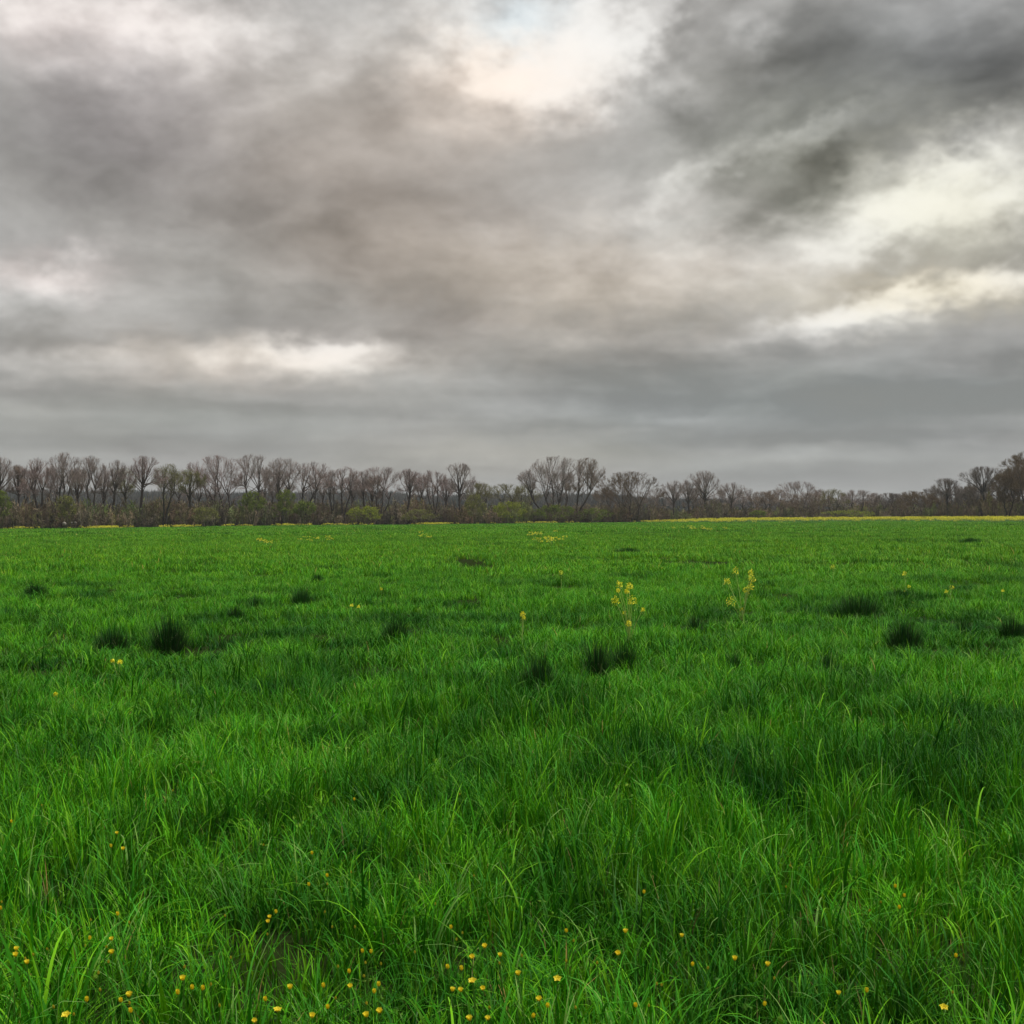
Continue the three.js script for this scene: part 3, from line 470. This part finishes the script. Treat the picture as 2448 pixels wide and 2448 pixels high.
// [foot x, crown from x, to x, top y, crown bottom y, fork y, tone, stems, how leafy, depth behind the line, words]
const TREES = [
  [8, -38, 30, 1082, 1180, 1190, 'grey', 1, 0, 2, 'pale bare tree cut by the left edge of the picture'],
  [44, 26, 62, 1102, 1175, 1185, 'brown', 1, 0, 6, 'thin bare tree with a ragged narrow crown, second from the left edge'],
  [98, 52, 122, 1086, 1178, 1172, 'red', 2, 0, 0, 'twin-stemmed bare tree with dark fork, third from the left edge'],
  [150, 121, 190, 1072, 1180, 1178, 'grey', 3, 0, 1, 'tallest airy multi-stemmed bare tree on the left'],
  [222, 191, 243, 1080, 1172, 1178, 'grey', 2, 0, 2, 'bare tree with a limb reaching left, right of the tallest airy tree'],
  [270, 254, 301, 1091, 1178, 1176, 'grey', 1, 0, 4, 'pale slim bare tree just left of the tidy vase-shaped one'],
  [335, 307, 380, 1080, 1172, 1165, 'red', 1, 0, 0, 'tidy vase-shaped bare tree with straight dark trunk, on the left'],
  [392, 376, 436, 1099, 1172, 1182, 'olive', 2, 0.25, 0, 'bare tree with faint olive buds and crooked dark trunk'],
  [456, 424, 480, 1114, 1170, 1195, 'olive', 1, 0.45, 2, 'leaning olive-tinged tree left of the great spreading tree'],
  [562, 458, 572, 1080, 1172, 1205, 'red', 3, 0, 0, 'great spreading bare tree leaning left, broadest of the left group'],
  [612, 556, 646, 1077, 1168, 1175, 'grey', 2, 0, 2, 'tall round-crowned bare tree against the great spreading one'],
  [680, 642, 712, 1086, 1172, 1178, 'grey', 2, 0, 1, 'upright bare tree with slim paired trunks, left of the flat-crowned one'],
  [722, 704, 787, 1096, 1162, 1178, 'red', 2, 0, 0, 'flat-crowned bare tree with boughs swept to the right'],
  [797, 778, 806, 1114, 1180, 1190, 'grey', 2, 0, 0, 'narrow two-stemmed bare tree with legs crossed near the ground'],
  [820, 800, 858, 1109, 1168, 1185, 'red', 2, 0, 0, 'bare tree with thick dark low trunk and upright crown'],
  [874, 850, 884, 1119, 1178, 1188, 'grey', 1, 0, 3, 'small slanting bare tree left of the neat dome-crowned one'],
  [909, 872, 961, 1108, 1170, 1200, 'red', 3, 0, 0, 'neat dome-crowned bare tree behind the yellow-green parasol bush'],
  [974, 960, 1003, 1112, 1172, 1185, 'red', 1, 0, 1, 'slim bare tree right of the neat dome-crowned one'],
  [1040, 1000, 1066, 1117, 1172, 1190, 'red', 3, 0, 0, 'broad bare tree with limbs leaning, left of the lone feathery tree'],
  [1100, 1066, 1127, 1098, 1168, 1188, 'grey', 1, 0, 0, 'lone feathery bare tree with one straight trunk left of picture centre'],
  [1150, 1122, 1180, 1148, 1190, 1200, 'olive', 2, 0.3, 8, 'low pale olive tree right of the lone feathery one'],
  [1210, 1176, 1246, 1149, 1190, 1200, 'olive', 2, 0.2, 8, 'low pale olive tree left of the tallest central tree'],
  [1322, 1268, 1378, 1083, 1170, 1190, 'grey', 3, 0, 0, 'tallest central bare tree with fan of three stems'],
  [1306, 1240, 1276, 1117, 1150, 1192, 'grey', 1, 0, 1, 'slanting bare tree leaning left out of the tallest central one'],
  [1378, 1364, 1437, 1087, 1178, 1185, 'brown', 2, 0, 0, 'dense dark bare tree forming the right half of the central pair'],
  [1513, 1444, 1563, 1120, 1200, 1228, 'rust', 3, 0.3, 0, 'round spreading reddish tree with low fork, right of the central pair'],
  [1612, 1586, 1632, 1142, 1195, 1200, 'grey', 1, 0, 4, 'faint slim tree, left one of two pale crowns right of centre'],
  [1648, 1622, 1668, 1143, 1195, 1200, 'grey', 1, 0, 4, 'faint slim tree, right one of two pale crowns right of centre'],
  [1690, 1652, 1716, 1118, 1180, 1192, 'grey', 1, 0, 0, 'sparse spiky bare tree standing above its neighbours on the right'],
  [1748, 1720, 1778, 1147, 1195, 1202, 'grey', 1, 0, 3, 'small bare tree right of the sparse spiky one'],
  [1815, 1792, 1850, 1168, 1205, 1212, 'brown', 2, 0, 2, 'low brown tree left of the brushy upright one'],
  [1908, 1866, 1952, 1144, 1195, 1205, 'grey', 3, 0, 4, 'brushy bare tree with many upright spikes on the right'],
  [1926, 1888, 1966, 1172, 1210, 1222, 'brown', 3, 0, 0, 'dense low brown tree in front of the brushy one'],
  [1992, 1964, 2022, 1163, 1205, 1210, 'olive', 2, 0.3, 1, 'low olive tree behind the wide green bush on the right'],
  [2050, 2014, 2086, 1164, 1200, 1208, 'grey', 2, 0, 1, 'low grey broad tree above the right end of the wide green bush'],
  [2125, 2092, 2156, 1172, 1205, 1214, 'dark', 2, 0, 2, 'faint low tree in the dip of the skyline on the right'],
  [2205, 2156, 2248, 1170, 1210, 1222, 'rust', 3, 0.7, 0, 'dense low russet tree right of the dip in the skyline'],
  [2266, 2234, 2294, 1136, 1180, 1188, 'dark', 1, 0, 0, 'dark tree with two tufts, left of the open round tree'],
  [2310, 2288, 2334, 1160, 1205, 1210, 'dark', 2, 0, 1, 'low dark tree between the two-tufted and the open round tree'],
  [2353, 2310, 2392, 1108, 1180, 1188, 'dark', 1, 0, 0, 'open round-crowned dark tree near the right edge'],
  [2410, 2382, 2440, 1118, 1200, 1205, 'rust', 2, 0.8, -4, 'brown leafing tree just left of the one at the right edge'],
  [2470, 2410, 2530, 1072, 1200, 1205, 'rust', 2, 0.9, -6, 'big brown leafing tree cut by the right edge of the picture'],
  [70, 44, 96, 1112, 1184, 1196, 'grey', 2, 0, 12, 'ragged tree behind, just right of the thin ragged tree near the left edge'],
  [126, 100, 152, 1104, 1184, 1196, 'grey', 2, 0, 12, 'airy tree behind, just right of the twin-stemmed dark-forked tree'],
  [186, 164, 208, 1108, 1184, 1196, 'brown', 1, 0, 12, 'airy tree behind, just right of the tallest airy tree on the left'],
  [248, 226, 270, 1106, 1184, 1196, 'grey', 1, 0, 12, 'thin tree behind, just right of the tree with a limb reaching left'],
  [300, 276, 324, 1110, 1184, 1196, 'olive', 1, 0.3, 12, 'thin tree behind, just right of the pale slim tree on the left'],
  [418, 390, 446, 1120, 1184, 1196, 'grey', 2, 0, 12, 'airy tree behind, just right of the crooked olive-budded tree'],
  [486, 456, 516, 1112, 1184, 1196, 'grey', 2, 0, 12, 'soft tree behind, just right of the leaning olive-tinged tree'],
  [642, 616, 668, 1106, 1184, 1196, 'grey', 2, 0, 12, 'airy tree behind, just right of the tall round-crowned tree'],
  [668, 646, 690, 1118, 1184, 1196, 'brown', 1, 0, 12, 'slim tree behind, farther right of the tall round-crowned tree'],
  [762, 732, 792, 1122, 1184, 1196, 'grey', 2, 0, 12, 'airy tree behind, just right of the flat-crowned tree'],
  [842, 818, 866, 1130, 1184, 1196, 'grey', 1, 0, 12, 'soft tree behind, just right of the thick dark low trunk'],
  [890, 868, 912, 1130, 1184, 1196, 'brown', 1, 0, 12, 'slim tree behind, just right of the small slanting tree'],
  [1008, 984, 1032, 1132, 1184, 1196, 'grey', 1, 0, 12, 'soft tree behind, just right of the slim tree beside the dome-crowned one'],
  [1066, 1042, 1090, 1136, 1186, 1198, 'red', 1, 0, 12, 'soft tree behind, just right of the broad leaning-limbed tree'],
  [1128, 1102, 1154, 1140, 1190, 1202, 'grey', 2, 0, 12, 'thin tree behind, just right of the lone feathery tree'],
  [1258, 1228, 1288, 1150, 1200, 1212, 'olive', 2, 0.3, 12, 'low tree behind, just right of the second low olive tree of centre'],
  [1345, 1315, 1375, 1120, 1184, 1196, 'grey', 2, 0, 12, 'tall tree behind, just right of the tallest central tree'],
  [1448, 1422, 1474, 1160, 1210, 1212, 'brown', 2, 0, 12, 'low tree behind, just right of the dense right half of the central pair'],
  [1575, 1547, 1603, 1160, 1210, 1212, 'grey', 2, 0, 12, 'low tree behind, just right of the round spreading reddish tree'],
  [1668, 1640, 1696, 1158, 1208, 1212, 'brown', 2, 0, 12, 'low tree behind, just right of the right pale slim crown'],
  [1728, 1702, 1754, 1162, 1212, 1212, 'grey', 2, 0, 12, 'low tree behind, just right of the sparse spiky tree'],
  [1785, 1757, 1813, 1160, 1210, 1212, 'grey', 2, 0, 12, 'low tree behind, just right of the small tree beyond the spiky one'],
  [1852, 1822, 1882, 1164, 1214, 1212, 'brown', 2, 0, 12, 'low tree behind, just right of the low brown tree'],
  [1958, 1930, 1986, 1164, 1214, 1212, 'brown', 2, 0, 12, 'low tree behind, just right of the dense low brown tree'],
  [2022, 1996, 2048, 1170, 1220, 1212, 'grey', 2, 0, 12, 'low tree behind, just right of the low olive tree on the right'],
  [2088, 2062, 2114, 1172, 1222, 1212, 'brown', 2, 0, 12, 'low tree behind, just right of the low grey broad tree'],
  [2150, 2124, 2176, 1174, 1224, 1212, 'dark', 2, 0, 12, 'low tree behind, just right of the faint tree in the skyline dip'],
  [2182, 2154, 2210, 1168, 1218, 1212, 'rust', 2, 0.8, 12, 'low tree behind, farther right of the faint tree in the skyline dip'],
  [2238, 2210, 2266, 1158, 1208, 1212, 'dark', 2, 0, 12, 'dense tree behind, just right of the dense low russet tree'],
  [2290, 2264, 2316, 1154, 1204, 1212, 'dark', 2, 0, 12, 'dense tree behind, just right of the two-tufted dark tree'],
  [2332, 2304, 2360, 1150, 1200, 1212, 'rust', 2, 0.8, 12, 'dense tree behind, just right of the low dark tree on the right'],
  [2378, 2348, 2408, 1140, 1190, 1202, 'dark', 2, 0, 12, 'dense tree behind, just right of the open round-crowned dark tree'],
  [2425, 2395, 2455, 1110, 1184, 1196, 'rust', 2, 0.8, 12, 'dense tree behind, just right of the brown leafing tree near the right edge'],
  [2446, 2416, 2476, 1088, 1184, 1196, 'rust', 2, 0.8, 12, 'tall dense tree behind, farther right of the brown leafing tree near the right edge'],
];
TREES.forEach(([foot, x0, x1, topY, botY, forkY, tone, nStem, leafy, behind, words], i) => {
  const r = rng(3000 + i), depth = lineDepth(foot) + behind + 3, m = depth / FOCAL, x = (foot - MID) * m, y0 = ground(x, -depth) - 0.05, up = (py) => EYE - (py - HORIZON) * m - y0;
  const cx = ((x0 + x1) / 2 - foot) * m, half = (x1 - x0) / 2 * m, top = up(topY), bottom = Math.max(1, up(botY + 14)), fork = Math.max(1, up(forkY + 8)), stems = [];
  for (let k = 0; k < nStem; k++) { const s = nStem > 1 ? k / (nStem - 1) * 2 - 1 : 0, rise = mix(fork, bottom + 0.35 * (top - bottom), 0.4 + 0.4 * r()); stems.push([[s * 0.22, 0, 0.25 * (r() - 0.5)], [cx * 0.25 + s * half * 0.12, fork * 0.6, 0.3 * (r() - 0.5)], [cx * 0.6 + s * half * 0.3, fork, 0.5 * (r() - 0.5)], [cx * 0.9 + s * half * 0.42, rise, 0.6 * (r() - 0.5)]]); }
  const vol = half * (top - bottom);
  plantTree('bare_tree', 'tree', words, 'trees of the far tree line', 4000 + i, { stems, bottom, top: top - 0.45, half: half * 1.46, cx: cx + half * 0.3 * (r() - 0.5), shoulder: 0.4 + 0.2 * r(), waist: 0.6 + 0.35 * r(), limbs: Math.round(clamp(5 + vol * 0.2, 6, 16)), side: 7, forks: 3, girth: clamp(0.1 + 0.012 * top + 0.015 * half, 0.14, 0.36) / Math.sqrt(nStem), tone, twigs: tone === 'dark' || tone === 'rust' || tone === 'brown' ? 3 : 2, spray: 0.95, hair: 0.03, leafy, leafSize: 0.13 }, foot, depth);
});
// green bushes at the foot of the trees: [x, half width, top y, tone, words]
const BUSHES = [
  [2, 22, 1166, 'green', 'green bush at the left edge under the pale tree'], [158, 20, 1176, 'olive', 'olive bush under the tallest airy tree on the left'], [602, 28, 1168, 'green', 'green bush at the foot of the tall round-crowned tree'], [682, 26, 1164, 'green', 'tall green bush under the paired slim trunks'],
  [727, 24, 1190, 'green', 'low green bush under the flat-crowned tree'], [872, 36, 1205, 'lime', 'bright yellow-green parasol bush before the neat dome-crowned tree'], [1136, 24, 1176, 'olive', 'tall olive-green bush right of the lone feathery tree'], [1218, 32, 1194, 'lime', 'bright green bush on a dark stem left of the central pair'],
  [1324, 44, 1202, 'green', 'broad green bush at the foot of the tallest central tree'], [1418, 38, 1210, 'green', 'low green bush right of the central pair'], [1812, 20, 1216, 'green', 'small green bush under the low brown tree on the right'], [2026, 64, 1216, 'lime', 'widest green bush, low along the blossom on the right'], [490, 30, 1206, 'olive', 'olive bush under the left boughs of the great spreading tree'], [1000, 34, 1212, 'olive', 'olive bush between the dome-crowned and the lone feathery tree'],
];
BUSHES.forEach(([px, hw, topY, tone, words], i) => {
  const r = rng(5000 + i), depth = lineDepth(px) - 2.5, m = depth / FOCAL, x = (px - MID) * m, y0 = ground(x, -depth), top = EYE - (topY - HORIZON) * m - y0, half = hw * m, stems = [];
  for (let k = 0; k < 5; k++) { const q = k * 1.26 + r(); stems.push([[0.12 * Math.cos(q), 0, 0.12 * Math.sin(q)], [half * 0.4 * Math.cos(q), top * 0.38, half * 0.4 * Math.sin(q)]]); }
  plantTree('green_bush', 'bush', words, 'green bushes under the tree line', 5100 + i, { stems, bottom: 0.7, top: top - 0.3, half: half * 1.25, cx: 0, shoulder: 0.5, waist: 0.7, limbs: 9, side: 6, forks: 3, girth: 0.07, tone, twigs: 2, spray: 0.6, hair: 0.03, leafy: 0.6, leafSize: 0.17 }, px, depth);
});

// ------------------------------------------------------------------ brown undergrowth and the woods behind
function scrub(seed, tones, o) {
  const s = new Soup(), r = rng(seed);
  for (let k = 0; k < o.shoots; k++) {
    const q = r() * 6.283, e = Math.sqrt(r()), h = o.high * (0.5 + 0.5 * r()) * Math.sqrt(1 - 0.6 * e * e), b = [0.5 * e * o.wide * Math.cos(q), 0, 0.5 * e * o.wide * Math.sin(q)], t = [b[0] * 1.5 + (r() - 0.5) * 0.8, h, b[2] * 1.5 + (r() - 0.5) * 0.8], c = tones[Math.floor(r() * tones.length)], kd = 0.7 + 0.6 * r(), cc = c.map((v) => v * kd);
    bar(s, b, t, (k < 2 ? 0.1 : 0.04) * o.thick, 0.015 * o.thick, 3, cc.map((v) => v * (k < 2 ? 0.3 : 0.5)));
    for (let j = 0; j < o.twigs; j++) { const u = 0.12 + 0.88 * r(), a = r() * 6.283, L = o.len * (0.5 + 0.8 * r()); sliver(s, mix(b[0], t[0], u), h * u, mix(b[2], t[2], u), L * Math.cos(a) * o.flat, L * (0.1 + 0.6 * r()), L * Math.sin(a) * o.flat, o.hair, cc, r); if (r() < o.buds) leaf(s, mix(b[0], t[0], u) + L * (r() - 0.5) * o.flat, h * u + 0.5 * L * (r() - 0.3), mix(b[2], t[2], u) + L * (r() - 0.5) * o.flat, o.bud * (0.6 + 0.8 * r()), cc.map((v) => v * 1.15), r); }
  }
  return s.build();
}
function mass(name, part_, label, category, geos, spots) {
  const g = new THREE.Group(); g.name = name; tag(g, label, category, null, 'stuff'); scene.add(g);
  geos.forEach((geo, v) => { const mine = spots.filter((_, k) => k % geos.length === v), im = lit(new THREE.InstancedMesh(geo, twigM, mine.length)); im.name = part_; im.userData.kind = 'stuff'; mine.forEach(([x, y, z, q, w, h, c], k) => { Q.setFromAxisAngle(UPV, q); M4.compose(P3.set(x, y, z), Q, S3.set(w, h, w)); im.setMatrixAt(k, M4); im.setColorAt(k, C3.setRGB(...c)); }); g.add(im); });
}
{
  const tones = [[0.19, 0.14, 0.085], [0.24, 0.175, 0.115], [0.2, 0.19, 0.075], [0.27, 0.215, 0.15]];
  const geos = [1, 2, 3, 4, 5, 6].map((k) => scrub(700 + k, tones, { shoots: 15, high: 1, wide: 2.4, twigs: 20, len: 0.22, flat: 2.6, hair: 0.05, thick: 1, buds: 0.6, bud: 0.2 }));
  const r = rng(71), spots = [];
  for (let k = 0; k < 1350; k++) {
    const px = -330 + r() * 3110, back = 14 * r(), depth = lineDepth(px) + 1 + back, m = depth / FOCAL, x = (px - MID) * m, topY = mix(1184, 1198, smooth(300, 1700, px)) + 16 * noise(px / 60, 5) + 8 * noise(px / 17, 1) - 30 * smooth(2130, 2420, px) + 44 * (1 - back / 14) * r() * r();
    const h = clamp(((HORIZON - topY) * m + EYE - ground(x, -depth)) * (0.6 + 0.5 * r()), 1.2, 9), v = (0.55 + 0.75 * r()) * (1 + 0.5 * noise(px / 26 + 3, back / 5)), w = clamp(1.2 * noise(px / 60 + 30, 2) + 0.6 * (r() - 0.5), -1, 1), green = smooth(0.1, 0.7, noise(px / 75 + 11, back / 7 + 5) + 0.3 * (r() - 0.5));
    spots.push([x, ground(x, -depth) - 0.05, -depth, r() * 6.283, 0.6 + 0.8 * r(), h, [v * (1 + 0.12 * w - 0.15 * green), v * (1 + 0.3 * green), v * (1 - 0.12 * w - 0.3 * green)]]);
  }
  mass('undergrowth', 'scrub_clumps', 'dark brown thicket of bare scrub filling the foot of the tree line', 'undergrowth', geos, spots);
}
// low wooded hills far behind
const hillTop = (a) => 13 + 5 * noise(a * 7 + 2, 1) + 3 * noise(a * 23, 4) - 3 * smooth(-0.2, 0, a) - 9 * smooth(0.02, 0.25, a);
{
  const p = [], idx = [], N = 120, span = 1.1;
  const at = (a, r, h) => p.push(r * Math.sin(a), h, -r * Math.cos(a));
  for (let k = 0; k <= N; k++) { const a = (k / N * 2 - 1) * span, h = Math.max(2, hillTop(a)); at(a, 700, -3); at(a, 880, h * 0.35); at(a, 1080, h * 0.8); at(a, 1250, h); at(a, 1600, h * 0.9); at(a, 2300, -3); }
  for (let k = 0; k < N; k++) for (let j = 0; j < 5; j++) { const i = k * 6 + j; idx.push(i, i + 6, i + 1, i + 1, i + 6, i + 7); }
  const g = new THREE.BufferGeometry(); g.setAttribute('position', new THREE.Float32BufferAttribute(p, 3)); g.setIndex(idx); g.computeVertexNormals();
  const m = lit(new THREE.Mesh(g, std({ color: new THREE.Color(0.06, 0.06, 0.035), roughness: 1, side: THREE.DoubleSide }))); m.name = 'hills'; scene.add(tag(m, 'low hills far behind the bare trees', 'hills', null, 'structure'));
  const tones = [[0.06, 0.055, 0.042], [0.05, 0.055, 0.04], [0.07, 0.058, 0.046]];
  const geos = [1, 2, 3].map((k) => scrub(800 + k, tones, { shoots: 16, high: 1, wide: 9, twigs: 20, len: 0.22, flat: 7, hair: 0.4, thick: 5, buds: 0.6, bud: 1.2 }));
  const r = rng(88), spots = [];
  for (let k = 0; k < 6500; k++) {
    const a = (r() * 2 - 1) * 0.62, rad = 830 + 520 * r(), h = Math.max(2, hillTop(a)), y = rad < 880 ? mix(-3, h * 0.35, (rad - 700) / 180) : rad < 1080 ? mix(h * 0.35, h * 0.8, (rad - 880) / 200) : rad < 1250 ? mix(h * 0.8, h, (rad - 1080) / 170) : mix(h, h * 0.9, (rad - 1250) / 350);
    const fir = noise(a * 40 + 9, rad / 160) > 0.25, v = 0.7 + 0.5 * r();
    spots.push([rad * Math.sin(a), y - 0.3, -rad * Math.cos(a), r() * 6.283, 0.8 + 0.4 * r(), 7 + 3 * r(), fir ? [0.5 * v, 0.75 * v, 0.75 * v] : [v, v, v]]);
  }
  mass('distant_woods', 'wood_crowns', 'dark woods on the low hills seen between the bare trees', 'woods', geos, spots);
}
// pale things at the foot of the trees
[[154, 1252, 7, 'pale rounded stone at the foot of the trees, biggest of three at far left'], [180, 1250, 5, 'dim rounded stone, right one of three at far left'], [171, 1250, 4, 'smallest dim stone, middle one of three at far left']].forEach(([px, py, size, words], i) => {
  const depth = lineDepth(px) - 9, m = depth / FOCAL, x = (px - MID) * m, g = new THREE.IcosahedronGeometry(size * m * 0.62, 3), p = g.attributes.position;
  for (let k = 0; k < p.count; k++) { const v = 1 + 0.12 * noise(p.getX(k) * 4 + i * 9, p.getY(k) * 4 + p.getZ(k) * 3); p.setXYZ(k, p.getX(k) * v, p.getY(k) * v * 1.05, p.getZ(k) * v); }
  g.computeVertexNormals();
  const o = lit(new THREE.Mesh(g, std({ color: new THREE.Color(i ? 0.13 : 0.24, i ? 0.12 : 0.22, i ? 0.1 : 0.19), roughness: 0.95 }))); o.name = numbered('stone'); o.position.set(x, EYE - (py - HORIZON) * m, -depth); scene.add(tag(o, words, 'stone', 'pale stones under the trees'));
});
{
  const depth = lineDepth(1125) - 1, m = depth / FOCAL, s = new Soup(); let p = [-6.5 * m, 2.2 * m, 0];
  for (let j = 1; j <= 6; j++) { const t = j / 6, n = [mix(-6.5, 6.5, t) * m, (mix(2.2, -2.2, t) + 0.4 * Math.sin(t * 5)) * m, 0.03 * j]; bar(s, p, n, 0.16 - 0.01 * j, 0.15 - 0.01 * j, 7, [0.36, 0.32, 0.24]); p = n; }
  const o = lit(new THREE.Mesh(s.build(), barkM)); o.name = 'broken_limb'; o.position.set((1125 - MID) * m, EYE - (1227 - HORIZON) * m, -depth); scene.add(tag(o, 'pale broken limb slanting in the undergrowth left of picture centre', 'log'));
}

renderer.render(scene, camera);
